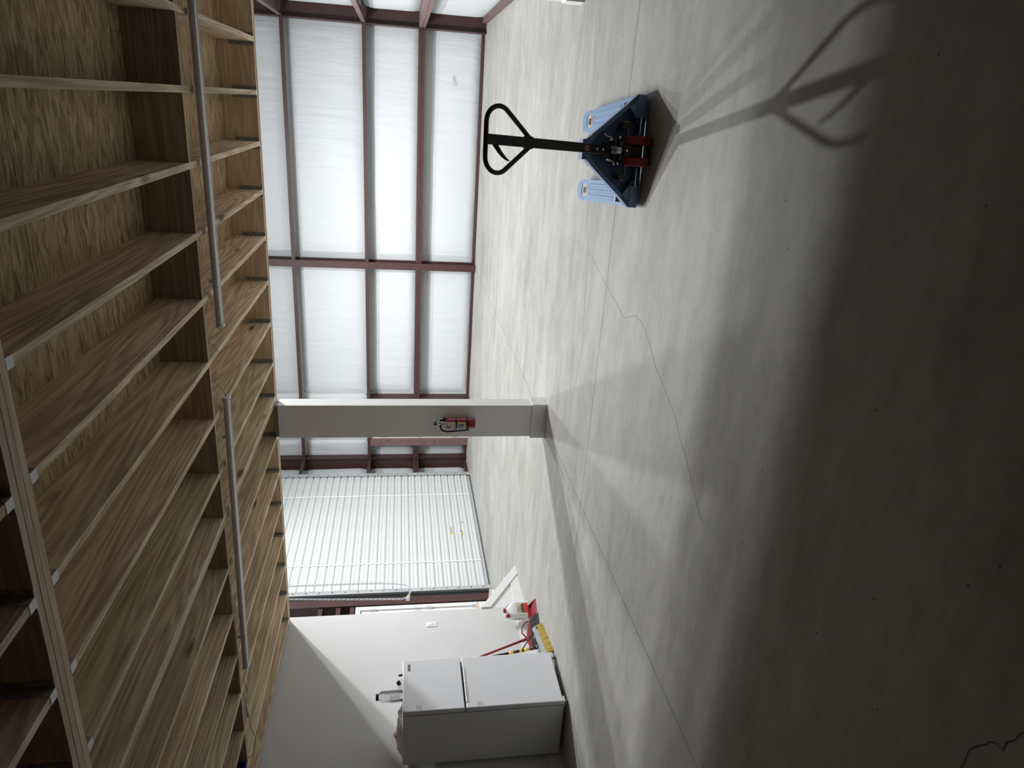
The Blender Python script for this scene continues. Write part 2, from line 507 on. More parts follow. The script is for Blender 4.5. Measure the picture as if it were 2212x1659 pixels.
# ------------------------------------------------------------------ floor: sawn slab panels with recessed joints
floor = struct(box('floor', 'joint', X_LEFT - .1, X_RIGHT + .1, Y_FRONT - .1, Y_BACK + .1, -0.12, -0.012))
g = 0.003
JX, JY = -3.165, 5.01
for (xa, xc) in ((X_LEFT - .1, JX - g), (JX + g, X_RIGHT + .1)):
    for (ya, yc) in ((Y_FRONT - .1, JY - g), (JY + g, Y_BACK + .1)):
        box('floor_slab', 'concrete', xa, xc, ya, yc, -0.012, 0.0, floor)
def crack(pts, wd, seed):
    rr = random.Random(seed)
    P = []
    for (a, b) in zip(pts, pts[1:]):
        n = max(2, int((Vector(b) - Vector(a)).length / 0.05))
        for i in range(n):
            t = i / n
            P.append((a[0] + (b[0] - a[0]) * t + rr.uniform(-.008, .008), a[1] + (b[1] - a[1]) * t + rr.uniform(-.008, .008)))
    P.append(pts[-1])
    vs, fs = [], []
    for i, p in enumerate(P):
        q0, q1 = P[max(i - 1, 0)], P[min(i + 1, len(P) - 1)]
        d = Vector((q1[0] - q0[0], q1[1] - q0[1])).normalized()
        ww = wd * rr.uniform(.4, 1.1)
        vs += [(p[0] - d.y * ww, p[1] + d.x * ww, .0006), (p[0] + d.y * ww, p[1] - d.x * ww, .0006)]
        if i:
            k = 2 * i
            fs.append((k - 2, k - 1, k + 1, k))
    MB().add(vs, fs).build('crack', 'crack', floor)
crack([(.9, 6.16), (.275, 6.036), (-.485, 5.879), (-.863, 5.765), (-1.05, 5.64), (-1.9, 5.5), (-2.35, 5.62)], .0016, 1)
crack([(-1.08, 5.6), (-1.2, 5.1), (-1.25, 4.85), (-1.33, 4.5), (-1.24, 4.28), (-1.26, 4.11), (-1.31, 4.0), (-1.43, 3.82), (-1.48, 3.66), (-1.6, 3.4), (-1.75, 3.15), (-1.95, 2.85)], .0015, 2)
crack([(-2.55, 5.9), (-2.95, 5.75), (-3.3, 5.72), (-3.75, 5.9)], .0013, 3)
crack([(-1.66, 1.19), (-1.602, 1.179), (-1.542, 1.17), (-1.497, 1.147), (-1.482, 1.122), (-1.474, 1.097), (-1.427, 1.091), (-1.36, 1.06)], .0022, 4)
crack([(-2.1, 2.25), (-2.125, 2.18), (-2.124, 2.087), (-2.159, 1.993), (-2.174, 1.911), (-2.209, 1.807), (-2.205, 1.709)], .0012, 5)

# ------------------------------------------------------------------ walls: insulation between steel girts
def puffy(name, o, u, v, nrm, lu, lv, parent, bulge=0.045, step=0.045, seed=0):
    nu, nv = max(6, int(lu / step)), max(6, int(lv / step))
    o, u, v, nrm = Vector(o), Vector(u), Vector(v), Vector(nrm)
    vs, fs = [], []
    for j in range(nv + 1):
        for i in range(nu + 1):
            a, b = i / nu, j / nv
            x, z = a * lu, b * lv
            prof = min(1, 8 * b) * min(1, 8 * (1 - b)) * min(1, 14 * a) * min(1, 14 * (1 - a))
            edge = max(0, 1 - 4 * b) + max(0, 1 - 4 * (1 - b))
            wr = noise.noise(Vector((x * 9 + seed * 13, z * 1.0, seed))) * .006 + noise.noise(Vector((x * 22, z * 1.6 + seed, 5))) * .0035 * (0.4 + edge)
            wr += noise.noise(Vector((x * .9, z * 1.5, seed + 9))) * .016
            d = bulge * math.sqrt(max(prof, 0)) + wr * prof
            vs.append(o + u * x + v * z + nrm * d)
    for j in range(nv):
        for i in range(nu):
            k = j * (nu + 1) + i
            fs.append((k, k + 1, k + nu + 2, k + nu + 1))
    return MB().add(vs, fs).build(name, 'vinyl', parent, smooth=True)

GIRTS = ((3.63, 3.70), (2.19, 2.26))
BAYS = ((.05, 1.12), (1.235, 2.19), (2.26, 3.63), (3.70, 5.3))
def c_section(m, horiz, t0, t1, face, back, z0, z1, th=.006):
    """channel girt: web on top, inner flange hanging at the face; 'x' runs along x, 'y' along y"""
    def b(a0, a1, z_0, z_1):
        lo, hi = min(a0, a1), max(a0, a1)
        if horiz == 'x':
            m.box(t0, t1, lo, hi, z_0, z_1)
        else:
            m.box(lo, hi, t0, t1, z_0, z_1)
    s = 1 if back > face else -1
    b(face, back, z1 - th, z1)
    b(face, face + s * th, z0, z1 - th)
    b(face + s * th, face + s * .022, z0, z0 + th)
    return m
def girts(horiz, t0, t1, face, back, parent, levels=GIRTS):
    for z0, z1 in levels:
        c_section(MB(), horiz, t0, t1, face, back, z0, z1).build('girt', 'steel', parent)
def lap_girt(horiz, t0, t1, face, back, parent):
    c_section(MB(), horiz, t0, t1, face, back, 1.181, 1.238).build('girt', 'steel', parent)
    c_section(MB(), horiz, t0, t1, face, back, 1.12, 1.176).build('girt', 'steel', parent)
def i_beam(m, x0, x1, y0, y1, z0, z1, flange_axis, tf=.012, tw=.008):
    if flange_axis == 'x':        # flanges are the faces at x0 and x1
        m.box(x0, x0 + tf, y0, y1, z0, z1).box(x1 - tf, x1, y0, y1, z0, z1)
        c = (y0 + y1) / 2
        m.box(x0 + tf, x1 - tf, c - tw / 2, c + tw / 2, z0, z1)
    else:
        m.box(x0, x1, y0, y0 + tf, z0, z1).box(x0, x1, y1 - tf, y1, z0, z1)
        c = (x0 + x1) / 2
        m.box(c - tw / 2, c + tw / 2, y0 + tf, y1 - tf, z0, z1)
    return m

# back wall
FB = 14.23
wall_back = struct(box('wall_back', 'sheet', X_LEFT - .1, X_RIGHT + .1, Y_BACK + .02, Y_BACK + .06, 0, Z_ROOF))
k = 0
for (xa, xc) in ((X_LEFT, -7.3), (-7.14, -6.16), (-6.1, -3.19), (-3.19, 1.35)):
    for (za, zc) in BAYS:
        if xa == -7.14 and zc < 2.3:
            continue
        k += 1
        puffy('insulation_panel', (xa, Y_BACK + .02, za), (1, 0, 0), (0, 0, 1), (0, -1, 0), xc - xa, zc - za, wall_back, seed=k)
girts('x', -7.9, 1.25, FB, Y_BACK, wall_back)
for t0, t1 in ((-7.9, -7.3), (-6.16, -3.26), (-3.12, 1.25)):
    lap_girt('x', t0, t1, FB, Y_BACK, wall_back)
for t0, t1 in ((-7.9, -7.31), (-6.1, 1.3)):
    MB().box(t0, t1, 14.37, 14.376, 0, .055).box(t0, t1, 14.376, Y_BACK, .049, .055).build('base_angle', 'steel', wall_back)
i_beam(MB(), -3.255, -3.115, FB - .03, Y_BACK - .02, 0, Z_ROOF, 'y').build('wall_post', 'steel', wall_back)
i_beam(MB(), 1.215, 1.52, 14.12, 14.4, 0, Z_ROOF, 'x').build('corner_column', 'steel', wall_back)
i_beam(MB(), -7.93, -7.645, 14.25, 14.45, 0, Z_ROOF, 'x').build('corner_column', 'steel', wall_back)
# walk door behind the white column
door_3 = struct(empty('door_3', (-6.65, 14.3, 0)))
def dbox(name, mat, par, ox, oy, x0, x1, y0, y1, z0, z1, bevel=0):
    return box(name, mat, x0 - ox, x1 - ox, y0 - oy, y1 - oy, z0, z1, par, bevel)
dbox('jamb', 'steel_lit', door_3, -6.65, 14.3, -7.31, -7.15, 14.22, 14.5, 0, 2.2)
dbox('jamb', 'steel', door_3, -6.65, 14.3, -6.165, -6.145, 14.22, 14.5, 0, 2.2)
dbox('door_leaf', 'white_paint', door_3, -6.65, 14.3, -7.13, -6.18, 14.34, 14.385, .01, 2.17)
dbox('door_frame', 'white_paint', door_3, -6.65, 14.3, -7.15, -7.105, 14.29, 14.42, 0, 2.19)
for zz in (.3, 1.1, 1.9):
    MB().lathe(((.008, -.05), (.008, .05)), 8).build('hinge', 'galv', door_3).location = (-7.115 + 6.65, 14.28 - 14.3, zz)
# pen writing on the insulation facing
tx = bpy.data.curves.new('pen_writing', 'FONT')
tx.body = '2/089'
tx.size = 0.075
tx.shear = 0.3
tobj = bpy.data.objects.new('tmp', tx)
COL.objects.link(tobj)
dg = bpy.context.evaluated_depsgraph_get()
tme = bpy.data.meshes.new_from_object(tobj.evaluated_get(dg))
bpy.data.objects.remove(tobj)
ink = link('pen_writing', tme, None, wall_back)
tme.materials.clear(); tme.materials.append(MT['ink'])
ink.rotation_euler = (PI / 2, R(-14), 0)
ink.location = (.30, 14.448, .50)

# right wall
FR = 1.23
wall_right = struct(box('wall_right', 'hidden_wall', X_RIGHT + .02, X_RIGHT + .06, Y_FRONT, Y_BACK, 0, Z_ROOF))
for (ya, yc) in ((6.8, 14.1),):
    for (za, zc) in BAYS:
        k += 1
        puffy('insulation_panel', (X_RIGHT + .02, yc, za), (0, -1, 0), (0, 0, 1), (-1, 0, 0), yc - ya, zc - za, wall_right, seed=k, step=.09, bulge=.07)
for z0, z1 in GIRTS:
    c_section(MB(), 'y', 6.85, 14.11, FR, X_RIGHT, z0, z1).build('girt', 'steel_lit', wall_right)
c_section(MB(), 'y', 6.85, 14.11, FR, X_RIGHT, 1.181, 1.238).build('girt', 'steel_lit', wall_right)
c_section(MB(), 'y', 6.85, 14.11, FR, X_RIGHT, 1.12, 1.176).build('girt', 'steel_lit', wall_right)
MB().box(1.385, 1.391, Y_FRONT, 14.11, 0, .09).box(1.391, X_RIGHT, Y_FRONT, 14.11, .084, .09).build('base_angle', 'steel_lit', wall_right)

# left wall
FL = -7.65
wall_left = struct(box('wall_left', 'sheet', X_LEFT - .06, X_LEFT - .02, Y_FRONT, Y_BACK, 0, Z_ROOF))
for (ya, yc) in ((13.56, 14.28), (6.0, 9.22)):
    for (za, zc) in BAYS:
        if ya == 6.0 and za < 2.2:
            continue
        k += 1
        puffy('insulation_panel', (X_LEFT - .02, ya, za), (0, 1, 0), (0, 0, 1), (1, 0, 0), yc - ya, zc - za, wall_left, seed=k)
girts('y', 13.56, 14.25, FL, X_LEFT, wall_left)
lap_girt('y', 13.56, 14.25, FL, X_LEFT, wall_left)
girts('y', 5.0, 9.25, FL - .03, X_LEFT, wall_left, ((2.26, 2.33), (2.48, 2.55), (2.76, 2.83), (3.63, 3.7)))
c_section(MB(), 'y', 9.2, 9.26, FL - .03, X_LEFT, 1.12, 1.235).build('girt', 'steel', wall_left)
MB().box(FL - .12, FL - .114, 13.56, 14.25, 0, .055).box(X_LEFT, FL - .12, 13.56, 14.25, .049, .055).build('base_angle', 'steel', wall_left)
box('door_jamb', 'steel', X_LEFT, FL - .005, 9.25, 9.42, 0, Z_ROOF, wall_left)
box('door_jamb', 'steel', X_LEFT, FL - .06, 13.56, 13.62, 0, Z_ROOF, wall_left)
box('wall_panel', 'sheet', X_LEFT - .01, X_LEFT + .03, 9.42, 13.56, 4.25, Z_ROOF, wall_left)

# other sides of the hall, out of view: far roof and the wall behind the photographer
roof = struct(box('roof', 'vinyl', X_LEFT - .1, X_RIGHT + .1, Y_FRONT - .1, Y_BACK + .1, Z_ROOF, Z_ROOF + .05))
wall_front = struct(box('wall_front', 'hidden_wall', X_LEFT - .1, X_RIGHT + .1, Y_FRONT - .1, Y_FRONT, 0, Z_ROOF))

# ------------------------------------------------------------------ roll-up door
door_1 = struct(empty('door_1', (-7.66, 11.5, 0)))
DY0, DY1 = 9.60 - 11.5, 13.47 - 11.5
PITCH = 0.1435
prof = [(-.022, 0), (-.022, .012), (-.001, .02), (.004, .042), (-.003, .0755), (.004, .109), (-.001, .131), (-.022, .1435)]
vs, fs = [], []
for (dx, dz) in prof:
    vs += [(dx, DY0, dz), (dx, DY1, dz)]
for i in range(len(prof) - 1):
    fs.append((2 * i, 2 * i + 1, 2 * i + 3, 2 * i + 2))
slat_me = MB().add(vs, fs).mesh('slat')
for i in range(29):
    s = link('slat', slat_me, 'door_white', door_1)
    s.location = (0, 0, .06 + i * PITCH)
MB().box(-.02, .012, DY0, DY1, .004, .03).box(-.02, -.014, DY0, DY1, .03, .062).build('bottom_bar', 'galv', door_1)
MB().box(.012, .016, DY0 + .02, DY1 - .02, .012, .024).box(-.03, .02, DY0, DY1, 0, .005).build('bottom_seal', 'black', door_1)
for (ya, yc, yi) in ((-1.975, -1.885, 1), (1.93, 2.05, -1)):
    m = MB()
    m.box(.02, .024, ya, yc, 0, 4.25)
    m.box(-.1, .02, ya, ya + .004, 0, 4.25) if yi > 0 else m.box(-.1, .02, yc - .004, yc, 0, 4.25)
    tr = m.build('guide_track', 'galv', door_1)
    for i in range(20):
        yh = ya + .05 if yi > 0 else yc - .07
        MB().lathe(((.011, 0), (.011, .003)), 10, mat=Matrix.Rotation(PI / 2, 3, 'Y')).build('slot', 'black', tr).location = (.0245, yh, .12 + i * .21)
box('track_gap_shade', 'black', -.03, .012, 1.955, 1.985, 0, 4.2, door_1)  # black strip standing in for the shade at the far track
box('track_gap_shade', 'black', -.1, -.02, -2.079, -1.977, 0, 4.2, door_1)  # black box painting the shade of the gap between track and jamb
for y in (12.63 - 11.5, 10.34 - 11.5):
    pts = []
    for i in range(29):
        for dz, dx in ((.016, .004), (.05, .009), (.10, .009), (.135, .004)):
            pts.append((dx, y + .012 * math.sin(i * .9 + dz * 20) * .4, .06 + i * PITCH + dz))
    MB().tube(pts, .0035, 6, scale_b=4.2, up=(1, 0, 0)).build('hold_strap', 'strap', door_1)
def sticker(mat, y0, y1, z0, z1):
    box('sticker', mat, .0045, .0052, y0 - 11.5, y1 - 11.5, z0, z1, door_1)
sticker('label_grey', 11.22, 11.42, .535, .575)
sticker('yellow', 11.17, 11.215, .53, .585)
sticker('yellow', 11.17, 11.215, .335, .385)
sticker('grey_mid', 11.23, 11.32, .36, .375)
sticker('grey_mid', 11.57, 11.6, .31, .34)

# ------------------------------------------------------------------ man door in the left wall
door_2 = struct(empty('door_2', (-7.7, 8.7, 0)))
MB().box(-.05, .04, .44, .52, .0, 2.24).box(-.05, .04, -.52, -.44, 0, 2.24).box(-.05, .04, -.44, .44, 2.16, 2.24).build('door_frame', 'white_paint', door_2)
box('door_leaf', 'white_paint', -.03, .015, -.435, .435, .01, 2.15, door_2)
for zz in (.3, 1.07, 1.97):
    box('hinge', 'galv', .015, .05, .425, .45, zz - .06, zz + .06, door_2)

# ------------------------------------------------------------------ partition wall, baseboard, stairs
XP = -5.78
WEND = 6.83
def zb(x):
    return 2.783 - .0065 * x
wall_partition = struct(MB().prism([(Y_FRONT, 0), (WEND, 0), (WEND, zb(XP) + .285), (Y_FRONT, zb(XP) + .285)], XP - .12, XP, 'x').build('wall_partition', 'drywall'))
bb = struct(box('baseboard_left', 'white_paint', XP, XP + .014, Y_FRONT, 6.83, 0, .135))

stair = empty('staircase', (XP - .06, 7.2, 0))
tag(stair, 'white staircase with bare wooden treads rising behind the fridge wall', 'stairs')
RISE, RUN = .19, .245
y1 = 7.57 - 7.2
for i in range(11):
    yf = y1 - i * RUN
    zt = (i + 1) * RISE
    box('riser', 'white_paint', -.95, -.0625, yf - RUN, yf, 0 if i < 1 else i * RISE - .03, zt - .022, stair)
    box('tread', 'tread', -.97, -.0615, yf - RUN - .01, yf + .022, zt - .022, zt, stair)
# knee wall under the skirt, with its sloping trim board and baseboard
ax, az = 7.63, 0.0
bx_, bz_ = 6.83, .535
MB().prism([(bx_, 0), (ax - .02, 0), (bx_, bz_ - .03)], XP - .12, XP - .005, 'x').build('knee_wall', 'white_paint', wall_partition)
d = Vector((ax - bx_, az - bz_)).normalized()
nrm = Vector((-d.y, d.x))
wdt = .095
p0, p1 = Vector((bx_, bz_ + .012)), Vector((ax + .015, az + .012))
q0 = Vector((bx_, p0.y - wdt / nrm.y * 1.0))
q1x = ax - wdt / abs(d.y) * 1.0
MB().prism([(p0.x, p0.y), (ax + .015, .0), (q1x, 0.0), (q0.x, q0.y)], XP - .005, XP + .018, 'x').build('skirt_trim', 'white_paint', wall_partition)
MB().prism([(bx_, 0), (q1x + .03, 0), (q1x - .12, .12), (bx_, .12)], XP - .005, XP + .007, 'x').build('skirt_base', 'white_paint', wall_partition)

# ------------------------------------------------------------------ mezzanine ceiling: joists, blocks, beams, strand board
ceiling = struct(empty('ceiling'))
DEPTH = .287
Y_RIM, Y_GIRD = 6.70, 2.25
JOISTS = [2.04, 1.63, 1.22, .80, .385, -.028, -.445, -.858, -1.272, -1.692, -2.105, -2.52, -2.905, -3.32, -3.745, -4.15, -4.545, -4.945, -5.335, -5.712]
JOISTS = [x for x in JOISTS if x < 1.3]
T = .038
def slant(m, x0, x1, y0, y1, d0, d1, nx=1):
    """box whose bottom and top follow the slight fall of the ceiling in x"""
    vs = []
    for dz in (d0, d1):
        for y in (y0, y1):
            for x in (x0, x1):
                vs.append((x, y, zb(x) + dz))
    return m.add(vs, [(0, 2, 3, 1), (4, 5, 7, 6), (0, 1, 5, 4), (2, 6, 7, 3), (0, 4, 6, 2), (1, 3, 7, 5)])
def hanger(x, y, s, th, parent):
    """U-shaped hanger: seat, two cheeks and face tabs; s = direction from the beam face into the joist"""
    z = zb(x)
    m = MB()
    h = th / 2 + .0005
    ya, yc = sorted((y, y + s * .046))
    m.box(x - h - .0015, x + h + .0015, ya, yc, z - .0022, z - .0002)
    m.box(x - h - .0015, x - h, ya, yc, z - .0002, z + .2)
    m.box(x + h, x + h + .0015, ya, yc, z - .0002, z + .2)
    yf, yg = sorted((y, y + s * .002))
    m.box(x - h - .03, x - h - .0015, yf, yg, z, z + .2)
    m.box(x + h + .0015, x + h + .03, yf, yg, z, z + .2)
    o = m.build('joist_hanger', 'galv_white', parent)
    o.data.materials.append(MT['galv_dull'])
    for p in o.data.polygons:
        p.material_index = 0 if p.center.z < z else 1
    return o
for x in JOISTS:
    two = abs(x + 2.905) < .01
    offs = (-.0195, .0195) if two else (0,)
    for dx in offs:
        j = slant(MB(), x + dx - T / 2, x + dx + T / 2, Y_GIRD + .003, Y_RIM - .003, 0, DEPTH).build('joist', 'joist', ceiling)
        if dx == offs[0]:
            hanger(x, Y_GIRD + .0005, 1, T * len(offs), j)
            hanger(x, Y_RIM - .0005, -1, T * len(offs), j)
near_joists = [1.11, .69, .29, -.09, -.48, -.88, -1.285, -1.685, -2.09, -2.5, -2.9, -3.3, -3.7, -4.1, -4.5, -4.9, -5.3, -5.7]
for x in near_joists:
    j = slant(MB(), x - T / 2, x + T / 2, Y_FRONT, 2.13, 0, DEPTH).build('joist', 'joist', ceiling)
    hanger(x, 2.1335, -1, T, j)
allj = sorted(JOISTS, reverse=True)
for a, b in zip(allj, allj[1:]):
    ga = T if abs(a + 2.905) < .01 else T / 2
    gb = T if abs(b + 2.905) < .01 else T / 2
    off = rnd.uniform(-.006, .006)
    slant(MB(), b + gb + .0005, a - ga - .0005, 4.478 + off, 4.516 + off, .001, DEPTH - .002).build('blocking', 'block', ceiling)
for i in range(3):
    y = 2.136 + i * .038
    slant(MB(), XP + .001, 1.46, y + .0004, y + .0376, rnd.uniform(-.003, .001), DEPTH).build('girder_ply', 'beam', ceiling)
for i in range(2):
    y = Y_RIM + i * .038
    slant(MB(), XP + .001, 1.46, y + .0004, y + .0376, rnd.uniform(-.002, .002), DEPTH).build('rim_board', 'beam', ceiling)
slant(MB(), XP + .001, 1.46, Y_RIM + .0765, Y_RIM + .088, .02, DEPTH + .018).build('rim_sheathing', 'osb', ceiling)
# subfloor sheets, long side across the joists
SE = [-2.6, -1.765, -.545, .675, 1.895, 3.115, 4.335, 5.555, 6.775]
for r_, (ya, yc) in enumerate(zip(SE, SE[1:])):
    x = 1.46 - (0 if r_ % 2 else 1.22)
    xs = [1.46]
    while x > XP - .12:
        if x < 1.45:
            xs.append(x)
        x -= 2.44
    xs.append(XP - .12)
    for xa, xc in zip(xs[1:], xs):
        slant(MB(), xa + .001, xc - .001, ya + .0025, yc - .0025, DEPTH + .0005, DEPTH + .019).build('subfloor_sheet', 'osb', ceiling)
    slant(MB(), XP - .12, 1.46, yc - .0022, yc + .0022, DEPTH + .004, DEPTH + .0185).build('sheet_edge', 'osb_edge', ceiling)

# ------------------------------------------------------------------ columns
def make_column(cx, label):
    t = empty('column', (cx, 6.7, 0))
    tag(t, label, 'column')
    box('shaft', 'column_paint', -.182, .182, -.085, .09, .15, zb(cx) - .03, t, bevel=.003)
    box('cap_plate', 'grey_mid', -.172, .172, -.07, .085, zb(cx) - .03, zb(cx) - .003, t)
    m = MB()
    m.box(-.196, .196, -.099, -.0855, 0, .16).box(-.196, .196, .0905, .104, 0, .16)
    m.box(-.196, -.1825, -.0855, .0905, 0, .16).box(.1825, .196, -.0855, .0905, 0, .16)
    m.box(-.18, .18, -.083, .088, .001, .149)
    m.build('base_trim', 'column_paint', t)
    return t
make_column(-3.118, 'white boxed column with a red fire extinguisher hung on it')
make_column(1.072, 'white boxed column base at the right end of the mezzanine edge')

# ------------------------------------------------------------------ fire extinguisher
fe = empty('fire_extinguisher', (-3.10, 6.53, .775))
tag(fe, 'red fire extinguisher with yellow label hanging on the white column', 'fire extinguisher')
rb = .0625
MB().lathe(((.02, .004), (.055, 0), (rb, .01), (rb, .27), (.058, .29), (.045, .305), (.026, .318), (.018, .33), (.018, .335)), 32).build('cylinder', 'ext_red', fe, auto=True)
def patch(name, mat, a0, a1, z0, z1, r, parent, n=14):
    vs, fs = [], []
    for i in range(n + 1):
        a = R(a0 + (a1 - a0) * i / n)
        vs += [(r * math.cos(a), r * math.sin(a), z0), (r * math.cos(a), r * math.sin(a), z1)]
        if i:
            fs.append((2 * i - 2, 2 * i, 2 * i + 1, 2 * i - 1))
    return MB().add(vs, fs).build(name, mat, parent, smooth=True)
# angles: -90 faces the photographer; the view comes from the right-hand side
lab = patch('label', 'label_grey', -172, -58, .112, .255, rb + .0006, fe)
patch('label_band', 'yellow', -172, -58, .098, .122, rb + .0010, lab)
patch('label_band', 'yellow', -72, -56, .122, .19, rb + .0010, lab)
for i, (a, z) in enumerate(((-80, .137), (-104, .137), (-128, .137), (-84, .165), (-112, .168), (-104, .19), (-126, .215))):
    patch('pictogram', 'black', a - 7, a + 7, z - .008, z + .008, rb + .0011, lab, 4)
for i in range(7):
    patch('print_line', 'grey_dark', -152, -118, .150 + .012 * i, .1525 + .012 * i, rb + .0011, lab, 4)
def ring(name, mat, z0, z1, r, parent):
    return MB().lathe(((rb, z0), (r, z0), (r, z1), (rb, z1)), 32, cap=False).build(name, mat, parent, auto=True)
ring('strap', 'black', .195, .205, rb + .004, fe)
st = ring('strap', 'black', .075, .098, rb + .004, fe)
box('buckle', 'chrome', -.0665, -.048, -.058, -.045, .074, .099, st, bevel=.002)
MB().box(-.02, .02, .066, .09, .05, .36).build('wall_bracket', 'black', fe)
MB().lathe(((.019, .33), (.019, .365), (.014, .37), (.014, .39)), 16).build('valve', 'chrome', fe, auto=True)
MB().lathe(((.013, -.012), (.013, .012)), 16, mat=Matrix.Rotation(PI / 2, 3, 'X'), centre=(.004, -.028, .35)).build('gauge', 'grey_mid', fe)
MB().tube([(-.012, 0, .385), (0, -.004, .40), (.03, -.008, .39), (.055, -.01, .365), (.062, -.012, .34)], .006, 8, scale_b=1.6).build('carry_handle', 'chrome', fe, smooth=True)
MB().tube([(-.018, 0, .39), (-.005, -.003, .41), (.02, -.005, .425), (.046, -.006, .432)], .006, 8, scale_b=1.6).build('squeeze_lever', 'chrome', fe, smooth=True)
MB().box(-.018, .016, -.012, .012, .392, .43).build('lever_block', 'black', fe, bevel=.003)
MB().tube([(-.014, 0, .36), (-.05, -.005, .362), (-.08, -.012, .34), (-.088, -.02, .29), (-.078, -.03, .22), (-.07, -.034, .13), (-.067, -.034, .06)], [.009, .009, .009, .009, .0088, .008, .0085], 10).build('hose', 'black', fe, smooth=True)
tg = MB().prism([(-.022, .215), (.024, .215), (.024, .325), (.014, .338), (-.012, .338), (-.022, .325)], -.0705, -.0695, 'y').build('inspection_tag', 'cream', fe)
tg.location = (.022, 0, 0)
MB().lathe(((.004, -.0005), (.004, .0005)), 10, mat=Matrix.Rotation(PI / 2, 3, 'X'), centre=(0, -.0712, .322)).build('eyelet', 'grey_dark', tg)
MB().lathe(((.006, -.0005), (.006, .0005)), 10, mat=Matrix.Rotation(PI / 2, 3, 'X'), centre=(0, -.0712, .295)).build('tag_mark', 'grey_dark', tg)

# ------------------------------------------------------------------ pallet jack
pj = empty('pallet_jack', (-.218, 4.50, 0), R(5.3))
tag(pj, 'blue pallet jack with black loop handle standing on the concrete floor', 'pallet jack')
def fork(s):
    cx = s * .262
    hw = .081
    t = [(cx - hw, .0), (cx + hw, .0), (cx + hw, 1.22), (cx + hw * .93, 1.30)] + [(cx + hw * .86 * math.cos(a), 1.32 + .075 * math.sin(a)) for a in [R(15 * i) for i in range(1, 12)]] + [(cx - hw * .93, 1.30), (cx - hw, 1.22)]
    slot = [(cx + x_, 1.17 + y_) for x_, y_ in rrect(.05, .088, .045, 4)]
    hx = cx + s * .038
    hole = [(hx - .02, .19), (hx - .008, .175), (hx + .02, .19), (hx + .02, .295), (hx - .02, .295)]
    f = plate(t, [slot, hole], .0795, .0845, 'fork', 'jackblue', pj)
    m = MB()
    m.box(cx - hw, cx - hw + .005, 0, 1.22, .032, .0795).box(cx + hw - .005, cx + hw, 0, 1.22, .032, .0795)
    for i in range(3, len(t) - 2):
        (xa, ya), (xc, yc) = t[i], t[i + 1]
        m.add([(xa, ya, .0795), (xc, yc, .0795), (xc, yc + .012, .045), (xa, ya + .012, .045), (xa * .99 + cx * .01, ya - .006, .0795), (xc * .99 + cx * .01, yc - .006, .0795), (xc * .99 + cx * .01, yc + .004, .045), (xa * .99 + cx * .01, ya + .004, .045)],
              [(0, 1, 2, 3), (7, 6, 5, 4), (0, 4, 5, 1), (3, 2, 6, 7)])
    m.build('fork_skirt', 'jackblue', f)
    for dx in (-.04, .0, .04):
        mm = MB().add([(cx + dx - .014, .34, .0845), (cx + dx + .014, .34, .0845), (cx + dx + .008, .35, .0885), (cx + dx - .008, .35, .0885),
                       (cx + dx - .014, 1.0, .0845), (cx + dx + .014, 1.0, .0845), (cx + dx + .008, .99, .0885), (cx + dx - .008, .99, .0885)],
                      [(0, 1, 2, 3), (4, 7, 6, 5), (3, 2, 6, 7), (1, 5, 6, 2), (0, 3, 7, 4), (0, 4, 5, 1)])
        mm.build('pressed_rib', 'jackblue', f)
    for dx in (-.025, .025):
        MB().lathe(((.006, .0843), (.005, .0875), (.002, .089)), 10, centre=(cx + dx, 1.035, 0)).build('rivet', 'chrome', f, smooth=True)
    MB().lathe(((.012, -.035), (.034, -.035), (.036, -.03), (.036, .03), (.034, .035), (.012, .035)), 20, mat=Matrix.Rotation(PI / 2, 3, 'Y'), centre=(cx, 1.128, .046)).build('load_roller', 'roller_pink', f, auto=True)
    MB().box(cx - .022, cx + .022, 1.175, 1.24, .03, .074).build('roller_bracket', 'black', f)
    MB().box(cx - .05, cx + .05, .31, .32, .033, .0794).build('fork_bulkhead', 'jackblue_shaded', f)
for s in (-1, 1):
    fork(s)
# triangular heel frame: rim of flat bars around a recessed panel
hf = empty('heel_frame'); hf.parent = pj
def bar(p, q, wd, y0, y1, name, mat='jackblue', par=None):
    (xa, za), (xc, zc) = p, q
    dv = Vector((xc - xa, zc - za)).normalized()
    nn = Vector((-dv.y, dv.x)) * wd
    return MB().prism([(xa, za), (xc, zc), (xc + nn.x, zc + nn.y), (xa + nn.x, za + nn.y)], y0, y1, 'y').build(name, mat, par or pj, bevel=.002)
bpy.data.objects.remove(hf)
hf = MB().prism([(-.33, .004), (.33, .004), (.33, .09), (.055, .395), (-.055, .395), (-.33, .09)], .062, .068, 'y').build('heel_panel', 'jackblue_shaded', pj)
bar((.342, .085), (.05, .412), .026, 0, .066, 'heel_bar')
bar((-.05, .412), (-.342, .085), .026, 0, .066, 'heel_bar')
bar((.062, .402), (-.062, .402), -.02, 0, .1, 'heel_top')
MB().prism([(-.10, .36), (-.03, .415), (-.03, .375), (-.085, .335)], -.012, .1, 'y').build('heel_gusset', 'jackblue', pj, bevel=.003)
MB().prism([(.10, .36), (.03, .415), (.03, .375), (.085, .335)], -.012, .1, 'y').build('heel_gusset', 'jackblue', pj, bevel=.003)
